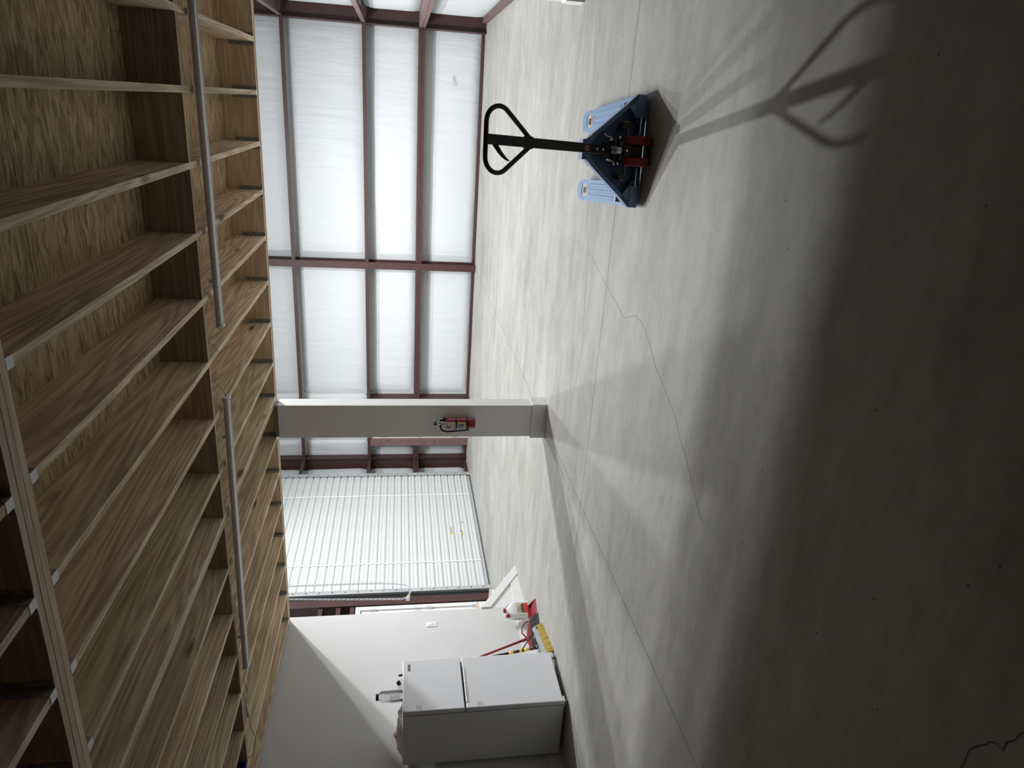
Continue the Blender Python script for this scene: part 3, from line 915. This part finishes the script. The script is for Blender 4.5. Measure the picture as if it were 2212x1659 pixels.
for s in (-1, 1):
    xs_ = sorted((s * .205, s * .345))
    box('heel_block', 'jackblue', xs_[0], xs_[1], -.005, .07, .03, .088, pj, bevel=.004)
    MB().prism([(s * .345, .088), (s * .205, .088), (s * .285, .15)], 0, .064, 'y').build('heel_fillet', 'jackblue', pj)
    MB().lathe(((.013, -.02), (.013, .02)), 12, mat=Matrix.Rotation(PI / 2, 3, 'Y'), centre=(s * .16, -.02, .155)).build('link_pin', 'chrome', pj, auto=True)
    MB().box(s * .16 - .014, s * .16 + .014, -.04, .05, .125, .18).build('link_lug', 'grey_dark', pj, bevel=.003)
    MB().tube([(s * .15, -.03, .155), (s * .07, -.05, .19)], .007, 8).build('link_rod', 'grey_dark', pj)
MB().tube([(-.21, -.002, .054), (.21, -.002, .054)], .0075, 12).build('torsion_rod', 'chrome', pj, smooth=True)
MB().tube([(-.21, .045, .118), (.21, .045, .118)], .004, 10).build('torsion_rod', 'galv', pj, smooth=True)
for s in (-1, 1):
    wl = MB().lathe(((.03, -.026), (.075, -.026), (.083, -.022), (.085, -.012), (.085, .012), (.083, .022), (.075, .026), (.03, .026)), 40, mat=Matrix.Rotation(PI / 2, 3, 'Y'), centre=(s * .064, -.07, .085)).build('steer_wheel', 'wheel_red', pj, auto=True)
    MB().lathe(((.0, -.027), (.03, -.0275), (.03, .0275), (.0, .027)), 20, mat=Matrix.Rotation(PI / 2, 3, 'Y'), centre=(s * .064, -.07, .085), cap=False).build('wheel_hub', 'grey_dark', wl, auto=True)
MB().tube([(-.1, -.07, .085), (.1, -.07, .085)], .011, 12).build('wheel_axle', 'grey_dark', pj, smooth=True)
MB().box(-.034, .034, -.115, -.025, .075, .19).build('steering_yoke', 'blackmetal', pj, bevel=.006)
MB().lathe(((.062, .18), (.066, .185), (.066, .205), (.05, .21), (.046, .215), (.046, .3), (.03, .305), (.03, .34), (.022, .345), (.022, .36)), 28, centre=(0, -.035, 0)).build('pump_body', 'blackmetal', pj, auto=True)
MB().box(-.075, .075, -.085, .02, .222, .25).build('pump_bracket', 'blackmetal', pj, bevel=.004)
sp = []
for i in range(3 * 20 + 1):
    a = 2 * PI * i / 20
    sp.append((.022 * math.cos(a), -.098 + .022 * math.sin(a), .228 + .012 * i / 20))
MB().tube(sp, .0035, 8).build('pump_spring', 'chrome', pj, smooth=True)
MB().lathe(((.0, .20), (.02, .2), (.022, .215), (.022, .228), (.0, .23)), 16, centre=(0, -.098, 0), cap=False).build('spring_cup', 'galv', pj, auto=True)
for (x, z) in ((-.06, .27), (.06, .27), (-.078, .215), (.078, .212), (.0, .168)):
    MB().lathe(((.009, -.008), (.009, .006), (.005, .009)), 8, mat=Matrix.Rotation(PI / 2, 3, 'X'), centre=(x, -.092 if abs(x) > .01 else -.12, z)).build('bolt', 'chrome', pj, auto=True)
MB().tube([(.05, -.09, .255), (.075, -.095, .262), (.08, -.097, .30), (.095, -.097, .312)], .004, 8).build('release_link', 'chrome', pj, smooth=True)
MB().tube([(-.045, -.09, .285), (-.062, -.095, .28), (-.066, -.097, .245), (-.09, -.097, .235)], .004, 8).build('release_link', 'chrome', pj, smooth=True)
# handle leaning back towards the photographer
HB = Vector((.0, -.062, .262))
HD = Vector((0, -.469, .883)).normalized()
HN = Vector((0, -.883, -.469)).normalized()
def hp(x, s, n=0.0):
    return HB + Vector((x, 0, 0)) + HD * s + HN * n
APEX, TOP = .660, .963
def hbar(m, x0, x1, s0, s1, n0, n1):
    vs = [hp(x, s, n) for s in (s0, s1) for n in (n0, n1) for x in (x0, x1)]
    m.add(vs, [(0, 2, 3, 1), (4, 5, 7, 6), (0, 1, 5, 4), (2, 6, 7, 3), (0, 4, 6, 2), (1, 3, 7, 5)])
m = MB()
hbar(m, -.0275, .0275, .03, TOP - .012, -.014, .014)
m.build('handle_shaft', 'blackmetal', pj, bevel=.004)
cx_, cy_, rr_ = .091, TOP - .015 - .085, .085
loop = [(.022, APEX - .02)]
a_t = -38
loop += arc(cx_, cy_, rr_, a_t, 90, 12)
loop += [(0, TOP - .015)]
loop2 = loop + [(-x, s) for x, s in reversed(loop[:-1])]
MB().tube([hp(x, s) for x, s in loop2], .0135, 12).build('handle_loop', 'blackmetal', pj, smooth=True)
m = MB()
hbar(m, -.034, .034, APEX - .035, APEX + .02, -.015, .015)
m.build('handle_collar', 'blackmetal', pj, bevel=.004)
MB().tube([hp(-.015, .892), hp(-.035, .875), hp(-.06, .853), hp(-.082, .828), hp(-.098, .805), hp(-.108, .78)], [.016, .014, .0125, .011, .008, .003], 8, scale_b=.5).build('release_lever', 'black', pj, smooth=True)
dm = MB()
dm.add([hp(.0185 * math.cos(2 * PI * i / 24), .205 + .0185 * math.sin(2 * PI * i / 24), .0148) for i in range(24)], [tuple(range(24))])
ds = dm.build('warning_sticker', 'roller_pink', pj)
for a in (45, 135):
    m = MB()
    c_, s_ = math.cos(R(a)), math.sin(R(a))
    m.add([hp(c_ * u - s_ * v, .205 + s_ * u + c_ * v, .0152) for u, v in ((-.016, -.0025), (.016, -.0025), (.016, .0025), (-.016, .0025))], [(0, 1, 2, 3)])
    m.build('sticker_cross', 'black', ds)
m = MB()
hbar(m, -.035, .035, -.03, .045, -.03, .005)
m.build('handle_socket', 'blackmetal', pj, bevel=.005)
for s_ in (.07, .12):
    MB().lathe(((.007, 0), (.007, .006), (.004, .008)), 8, mat=Matrix.Rotation(PI / 2, 3, 'X'), centre=hp(0, s_, .012)).build('bolt', 'chrome', pj, auto=True)

# ------------------------------------------------------------------ refrigerator
fr = empty('refrigerator', (-5.39, 4.97, 0))
tag(fr, 'light grey two-door refrigerator standing against the white wall', 'refrigerator')
FX0, FX1, FY0, FY1, FZ = -.325, .275, -.31, .305, 1.515
box('body', 'fridge', FX0, FX1, FY0, FY1, .035, FZ, fr, bevel=.006)
box('door_gasket', 'fridge_dark', FX1, FX1 + .012, FY0 + .012, FY1 - .012, .06, FZ - .01, fr)
ZS = .955
d_top = box('freezer_door', 'fridge', FX1 + .012, FX1 + .062, FY0 - .002, FY1 + .002, ZS + .008, FZ + .002, fr, bevel=.007)
d_bot = box('fridge_door', 'fridge', FX1 + .012, FX1 + .062, FY0 - .002, FY1 + .002, .05, ZS - .008, fr, bevel=.007)
XF = FX1 + .062
box('door_grip', 'chrome', XF - .02, XF + .004, FY0 + .06, FY1 - .13, ZS - .036, ZS - .01, d_bot, bevel=.004)
box('grip_recess', 'fridge_dark', XF - .012, XF + .0015, FY0 + .055, FY1 - .125, ZS - .0105, ZS - .006, d_bot)
bd = box('name_badge', 'grey_dark', XF, XF + .0025, FY1 - .135, FY1 - .055, 1.445, 1.467, d_top)
for i in range(4):
    box('badge_letter', 'chrome', XF + .0025, XF + .0032, FY1 - .125 + i * .018, FY1 - .118 + i * .018, 1.449, 1.458, bd)
for dr, zz in ((d_top, 1.345), (d_bot, .79)):
    for i in range(4):
        box('tape_mark', 'tape', XF, XF + .0006, FY0 + .012, FY0 + .055 + (i % 2) * .015, zz + i * .015, zz + i * .015 + .008, dr)
box('hinge', 'galv_white', FX1 + .0, XF - .004, FY1 - .06, FY1 + .001, .032, .05, fr)
box('hinge', 'galv_white', FX1 + .0, XF - .004, FY0 + .0, FY0 + .06, .032, .05, fr)
for x in (FX0 + .05, FX1 + .02):
    for y in (FY0 + .035, FY1 - .035):
        MB().lathe(((.02, 0), (.02, .012), (.011, .014), (.011, .05)), 14, centre=(x, y, 0)).build('foot', 'grey_mid', fr, auto=True)
ZT = FZ + .0005
# big square bottle
bt = empty('bottle', (-5.235, 5.02, ZT))
tag(bt, 'large clear plastic bottle with black cap on top of the fridge', 'bottle')
def loft(name, mat, secs, parent, n=4):
    m = MB()
    vs, fs = [], []
    for hx, hy, r, z in secs:
        vs += [(x, y, z) for x, y in rrect(hx, hy, r, n)]
    c = 4 * (n + 1)
    for i in range(len(secs) - 1):
        for q in range(c):
            fs.append((i * c + q, i * c + (q + 1) % c, (i + 1) * c + (q + 1) % c, (i + 1) * c + q))
    fs.append(tuple(range(c - 1, -1, -1)))
    fs.append(tuple((len(secs) - 1) * c + q for q in range(c)))
    m.add(vs, fs)
    return m.build(name, mat, parent, auto=True)
loft('bottle_body', 'clear', ((.036, .036, .012, 0), (.041, .041, .014, .008), (.041, .041, .014, .165), (.044, .044, .02, .19), (.04, .04, .02, .205), (.026, .026, .02, .222), (.02, .02, .0195, .228), (.02, .02, .0195, .234)), bt)
loft('bottle_cap', 'black', ((.029, .029, .028, .226), (.03, .03, .029, .229), (.03, .03, .029, .248), (.028, .028, .027, .25)), bt)
loft('bottle_sleeve', 'clear', ((.0414, .0414, .0142, .03), (.0432, .0432, .0142, .04), (.0432, .0432, .0142, .11), (.0414, .0414, .0142, .12)), bt)
sb = empty('small_bottle', (-5.155, 5.1, ZT))
tag(sb, 'small bottle with black lid lying beside the big fridge bottle', 'bottle')
MB().tube([(0, -.01, .034), (-.05, .01, .026), (-.1, .03, .026)], [.02, .024, .024], 16).build('bottle_body', 'clear', sb, smooth=True)
MB().tube([(.03, -.02, .042), (.0, -.01, .034)], .019, 16).build('bottle_lid', 'black', sb, smooth=True)
# crumpled bag along the top
vs, fs = [], []
nx_, ny_ = 36, 16
for j in range(ny_ + 1):
    for i in range(nx_ + 1):
        a, b = i / nx_, j / ny_
        x, y = -.36 * a, (b - .5) * .34
        hgt = (.03 + .035 * a) * math.sqrt(max(0, 1 - (2 * b - 1) ** 2)) * min(1, 6 * a + .3) * min(1, 5 * (1 - a) + .15)
        hgt += (noise.noise(Vector((x * 16, y * 16, 2))) * .036 + noise.noise(Vector((x * 40, y * 40, 7))) * .018) * min(1, hgt * 40)
        vs.append((x + noise.noise(Vector((x * 20, y * 20, 4))) * .01, y, max(.001, hgt)))
for j in range(ny_):
    for i in range(nx_):
        q = j * (nx_ + 1) + i
        fs.append((q, q + 1, q + nx_ + 2, q + nx_ + 1))
bag = MB().add(vs, fs).build('plastic_bag', 'bag', None, smooth=True)
bag.location = (-5.30, 4.86, ZT)
tag(bag, 'crumpled thin plastic bag lying on top of the fridge', 'bag')

# ------------------------------------------------------------------ light switch
sw = empty('light_switch', (XP, 6.59, 1.17))
tag(sw, 'white light switch plate on the wall beside the stairs', 'light switch')
box('plate', 'switch', 0, .007, -.042, .042, -.062, .062, sw, bevel=.003)
box('rocker', 'switch', .007, .0105, -.018, .018, -.035, .035, sw, bevel=.0015)
box('rocker_slot', 'label_grey', .0103, .0112, -.006, .006, -.022, -.002, sw)

# ------------------------------------------------------------------ weed-killer style jug
jug = empty('jug', (-5.625, 6.585, 0), R(62))
tag(jug, 'white gallon jug with red trigger nozzle beside the stair foot', 'jug')
loft('jug_body', 'jug', ((.085, .055, .02, .0), (.092, .06, .022, .006), (.092, .06, .022, .17), (.088, .056, .024, .195), (.07, .045, .026, .23), (.045, .034, .025, .255), (.026, .024, .022, .27), (.022, .022, .0215, .285)), jug)
MB().tube([(.083, 0, .175), (.085, 0, .225), (.07, 0, .262), (.04, 0, .272)], .0125, 10).build('jug_grip', 'jug', jug, smooth=True)
MB().lathe(((.026, .283), (.027, .286), (.027, .308), (.024, .312)), 20).build('jug_cap', 'red_plastic', jug, auto=True)
MB().prism([(-.085, .235), (-.045, .235), (-.04, .26), (-.06, .285), (-.085, .28)], -.016, .016, 'y').build('trigger_nozzle', 'red_plastic', jug, bevel=.004)
MB().tube([(-.06, 0, .285), (-.08, .0, .30), (-.1, .03, .22), (-.105, .04, .1), (-.09, .05, .05), (-.1, .03, .2), (-.02, 0, .30)], .003, 6).build('spray_hose', 'cable', jug, smooth=True)
for sgn in (-1, 1):
    yy_ = sgn * .0604
    def lb(name, mat, poly, off):
        a, b = sorted((yy_, yy_ + sgn * off))
        return MB().prism(poly, a, b, 'y').build(name, mat, jug)
    lb('jug_label', 'cream', [(-.06, .045), (.06, .045), (.06, .16), (-.06, .16)], .0004)
    lb('label_red', 'red_bright', [(-.06, .02), (.06, .02), (.06, .052)] + [(x, z) for x, z in arc(0, .052, .06, 0, 180, 8)][::1] + [(-.06, .052)], .0007)
    lb('label_black', 'grey_dark', [(-.055, .075), (.055, .075), (.055, .098), (-.055, .098)], .0009)
    for i in range(5):
        lb('label_line', 'grey_mid', [(-.05, .106 + i * .010), (.04 - .008 * i, .106 + i * .010), (.04 - .008 * i, .110 + i * .010), (-.05, .110 + i * .010)], .0009)

# ------------------------------------------------------------------ push broom
pb = empty('push_broom', (-5.20, 5.60, 0), R(15))
tag(pb, 'push broom with grey head, yellow bristles and yellow-black handle', 'broom')
# local y runs along the head, bristles towards the room and the floor
HL = .30
loft_m = MB().prism([(-.036, .098), (-.022, .112), (.0, .1), (.024, .074), (.014, .06), (-.02, .082)], -HL, HL, 'y')
loft_m.build('broom_head', 'grey_mid', pb, bevel=.004)
box('head_end', 'black', -.02, .03, HL - .09, HL + .004, .058, .078, pb, bevel=.003)
br = MB()
for i in range(46):
    y0_ = -HL + .008 + i * (2 * HL - .016) / 46
    for q in range(3):
        xo = -.006 + q * .012
        j1 = rnd.uniform(-.004, .004)
        br.add([(xo, y0_, .075), (xo + .012, y0_, .068), (xo + .012, y0_ + .011, .068), (xo, y0_ + .011, .075),
                (xo + .012 + j1, y0_ - .001, .0), (xo + .027 + j1, y0_ - .001, .0), (xo + .027 + j1, y0_ + .0125, .0), (xo + .012 + j1, y0_ + .0125, .0)],
               [(0, 1, 2, 3), (4, 7, 6, 5), (0, 4, 5, 1), (1, 5, 6, 2), (2, 6, 7, 3), (3, 7, 4, 0)])
stuff(br.build('bristles', 'bristle_y', pb))
pm = pb.matrix_world
def to_local(o, p):
    mw = Matrix.Translation(o.location) @ Matrix.Rotation(o.rotation_euler.z, 4, 'Z')
    return mw.inverted() @ Vector(p)
s0 = to_local(pb, (-5.265, 5.575, .105))
s1 = to_local(pb, (-5.70, 5.82, 1.62))
s1 = to_local(pb, (-5.74, 5.78, 1.55))
def hpnt(t):
    return s0 + (s1 - s0) * t
MB().tube([hpnt(0), hpnt(.055)], .018, 14).build('handle_socket', 'black', pb, smooth=True)
for (a, b, mat, rr) in ((.055, .1, 'handle_y', .0165), (.1, .108, 'black', .021), (.108, .128, 'handle_y', .0165), (.128, .17, 'black', .0155), (.17, .205, 'handle_y', .0145), (.205, 1.0, 'black', .0125)):
    MB().tube([hpnt(a), hpnt(b)], rr, 14).build('handle_section', mat, pb, smooth=True)
MB().tube([hpnt(.108) + Vector((0, .02, 0)), hpnt(.09) + Vector((.03, .07, -.02)), Vector((.0, .18, .115))], .006, 8).build('brace', 'black', pb, smooth=True)
MB().lathe(((.012, 0), (.012, .008)), 10, centre=(-.02, .12, .115)).build('bolt', 'chrome', pb)
MB().lathe(((.014, 0), (.014, .01)), 10, centre=(s0.x + .01, s0.y, s0.z + .01)).build('bolt', 'chrome', pb)

# ------------------------------------------------------------------ angle broom
ab = empty('angle_broom', (-5.53, 6.05, 0), R(-21))
tag(ab, 'red angle broom with black bristles leaning on the white wall', 'broom')
MB().prism([(-.17, .075), (.17, .055), (.17, .082), (.03, .12), (-.05, .13), (-.1, .12), (-.165, .1)], -.018, .018, 'x').build('broom_head', 'salmon', ab, bevel=.005)
MB().tube([(0, -.035, .125), (0, .03, .175), (0, .10, .165), (0, .15, .125), (0, .165, .085)], .0075, 8).build('head_loop', 'red_plastic', ab, smooth=True)
bk = MB()
for i in range(30):
    y_ = -.165 + i * .0112
    for q in range(4):
        x_ = -.014 + q * .007
        yj = rnd.uniform(-.004, .004)
        x2 = .09 + .05 * (i / 29.0) + q * .022 + rnd.uniform(-.008, .008)
        y2 = y_ * 1.05 - .02 + yj
        bk.add([(x_, y_, .075), (x_ + .006, y_, .068), (x_ + .006, y_ + .010, .068), (x_, y_ + .010, .075),
                (x2, y2, .001), (x2 + .016, y2, .001), (x2 + .016, y2 + .011, .001), (x2, y2 + .011, .001)],
               [(0, 1, 2, 3), (4, 7, 6, 5), (0, 4, 5, 1), (1, 5, 6, 2), (2, 6, 7, 3), (3, 7, 4, 0)])
stuff(bk.build('bristles', 'bristle_k', ab))
ha, hb = to_local(ab, (-5.545, 6.02, .10)), to_local(ab, (-5.76, 5.73, 1.30))
MB().tube([ha, ha + (hb - ha) * .07], .019, 12).build('handle_socket', 'red_plastic', ab, smooth=True)
MB().tube([ha + (hb - ha) * .05, hb], .0125, 12).build('handle', 'red_plastic', ab, smooth=True)

# ------------------------------------------------------------------ dustpan
dp = empty('dustpan', (-5.38, 6.305, 0), R(-30))
tag(dp, 'red plastic dustpan on the floor behind the angle broom', 'dustpan')
vs = []
m = MB()
m.add([(.125, -.08, .002), (.125, .08, .002), (-.1, .075, .02), (-.1, -.075, .02), (.125, -.08, .005), (.125, .08, .005), (-.1, .075, .024), (-.1, -.075, .024)],
      [(0, 1, 2, 3), (4, 7, 6, 5), (0, 4, 5, 1), (1, 5, 6, 2), (2, 6, 7, 3), (3, 7, 4, 0)])
m.build('pan', 'red_plastic', dp)
MB().add([(-.1, -.075, .02), (-.1, .075, .02), (-.11, .075, .06), (-.11, -.075, .06), (-.104, -.075, .02), (-.104, .075, .02), (-.114, .075, .06), (-.114, -.075, .06)],
         [(0, 1, 2, 3), (4, 7, 6, 5), (0, 4, 5, 1), (1, 5, 6, 2), (2, 6, 7, 3), (3, 7, 4, 0)]).build('back_wall', 'red_plastic', dp)
for s in (-1, 1):
    MB().add([(.125, s * .08, .003), (-.1, s * .075, .02), (-.11, s * .075, .06), (.125, s * .077, .003), (-.1, s * .072, .02), (-.11, s * .072, .06)],
             [(0, 1, 2), (3, 5, 4), (0, 3, 4, 1), (1, 4, 5, 2), (2, 5, 3, 0)]).build('side_wall', 'red_plastic', dp)

# ------------------------------------------------------------------ strip lights under the joists
def strip_light(xa, ya, xc, yc, zz, label):
    A, B = Vector((xa, ya, 0)), Vector((xc, yc, 0))
    mid = (A + B) / 2
    ln = (B - A).length
    t = empty('strip_light', (mid.x, mid.y, zz), math.atan2(B.y - A.y, B.x - A.x))
    tag(t, label, 'light fixture', 'unlit strip lights')
    h = ln / 2
    MB().prism([(-.034, .03), (.034, .03), (.034, .022), (.012, -.004), (-.012, -.004), (-.034, .022)], -h, h, 'x').build('housing', 'lamp_body', t, bevel=.002)
    for s in (-1, 1):
        MB().tube([(-h + .004, s * .026, .006), (h - .004, s * .026, .006)], .0145, 12).build('tube_lens', 'lamp_lens', t, smooth=True)
    for s in (-1, 1):
        e = MB().prism([(-.043, .033), (.043, .033), (.045, .004), (.026, -.014), (-.026, -.014), (-.045, .004)], min(s * h, s * (h + .016)), max(s * h, s * (h + .016)), 'x').build('end_cap', 'galv_white', t, bevel=.003)
        MB().tube([(s * (h + .012), 0, .015), (s * (h + .035), 0, .015)], .006, 8).build('plug', 'cable', e, smooth=True)
    for q in (-.75, .75):
        MB().box(q * h - .012, q * h + .012, -.03, .03, .03, .05).build('mounting_clip', 'galv', t)
    return t
strip_light(.9, 4.74, -1.475, 4.665, 2.735, 'grey strip light under the joists nearer the right wall')
strip_light(-2.03, 4.70, -4.27, 4.52, 2.75, 'grey strip light under the joists beside the stair wall')
cb = MB().tube([(-1.53, 4.663, 2.75), (-1.60, 4.68, 2.84), (-1.64, 4.70, 2.81), (-1.69, 4.70, 2.778), (-1.72, 4.705, 2.80), (-1.8, 4.72, 2.93), (-1.9, 4.715, 2.84), (-1.99, 4.703, 2.766)], .0022, 8).build('light_cable', 'cable', None, smooth=True)
tag(cb, 'thin cable looping between the two strip lights', 'cable')
c2 = empty('power_cable', (-4.32, 4.51, 2.76))
tag(c2, 'thin pale cable with inline switch hanging past the second strip light', 'cable')
def rel(p):
    return (p[0] + 4.32, p[1] - 4.51, p[2] - 2.76)
MB().tube([rel(p) for p in ((-4.325, 4.515, 2.765), (-4.42, 4.5, 2.79), (-4.5, 4.48, 2.76), (-4.56, 4.5, 2.80), (-4.62, 4.44, 2.765))], .003, 8).build('cord', 'cable', c2, smooth=True)
MB().tube([rel((-4.615, 4.44, 2.768)), rel((-4.70, 4.40, 2.752))], .012, 12, scale_b=.7).build('inline_switch', 'lamp_lens', c2, smooth=True)
MB().tube([rel(p) for p in ((-4.70, 4.40, 2.752), (-4.82, 4.37, 2.73), (-4.93, 4.4, 2.715), (-5.05, 4.42, 2.73), (-5.17, 4.45, 2.75), (-5.2, 4.43, 2.80))], .003, 8).build('cord', 'cable', c2, smooth=True)
jb = empty('junction_box', (-5.315, 4.40, 2.86))
tag(jb, 'blue plastic electrical box fixed between the joists by the wall', 'junction box')
MB().box(-.0, .06, -.05, .05, -.045, -.04).box(0, .06, -.05, -.045, -.04, .045).box(0, .06, .045, .05, -.04, .045).box(0, .06, -.045, .045, .04, .045).box(0, .004, -.045, .045, -.04, .04).build('box_shell', 'blue_box', jb)

# ------------------------------------------------------------------ hoist chain of the roll-up door
hc = empty('hanging_chain', (-7.5, 9.45, 0))
tag(hc, 'steel pull chain hanging in a loop beside the roll-up door', 'chain')
path = [(-.02, .19, 4.1), (-.02, .19, 3.3), (-.02, .185, 2.4), (-.02, .175, 1.9), (-.01, .13, 1.6), (.01, .06, 1.43), (.03, -.04, 1.36), (.05, -.18, 1.37), (.08, -.33, 1.42), (.09, -.385, 1.5), (.09, -.335, 2.4), (.09, -.27, 3.3), (.09, -.25, 4.1)]
P = [Vector(p) for p in path]
pts = []
step_ = .036
carry = 0.0
for a, b in zip(P, P[1:]):
    L_ = (b - a).length
    t = carry
    while t < L_:
        pts.append((a + (b - a) * (t / L_), (b - a).normalized()))
        t += step_
    carry = t - L_
lm = MB()
for i, (p, dr) in enumerate(pts):
    up = Vector((1, 0, 0)) if i % 2 else Vector((0, 1, 0))
    sd = dr.cross(up).normalized()
    ov = []
    for q in range(8):
        a = 2 * PI * q / 8
        ov.append(p + dr * (.025 * math.cos(a)) + sd * (.013 * math.sin(a)))
    lm.tube(ov, .0045, 5, closed=True)
stuff(lm.build('chain_links', 'galv', hc, smooth=True))
MB().box(-.153, .11, -.26, -.05, 4.1, 4.26).box(-.05, .02, .15, .22, 4.08, 4.12).box(-.153, -.05, -.05, .22, 4.1, 4.14).build('hoist_bracket', 'galv', hc)
MB().box(.065, .115, -.41, -.35, 1.38, 1.44).build('padlock', 'galv', hc, bevel=.006)
box('padlock_tag', 'yellow', .085, .117, -.345, -.325, 1.37, 1.41, hc)
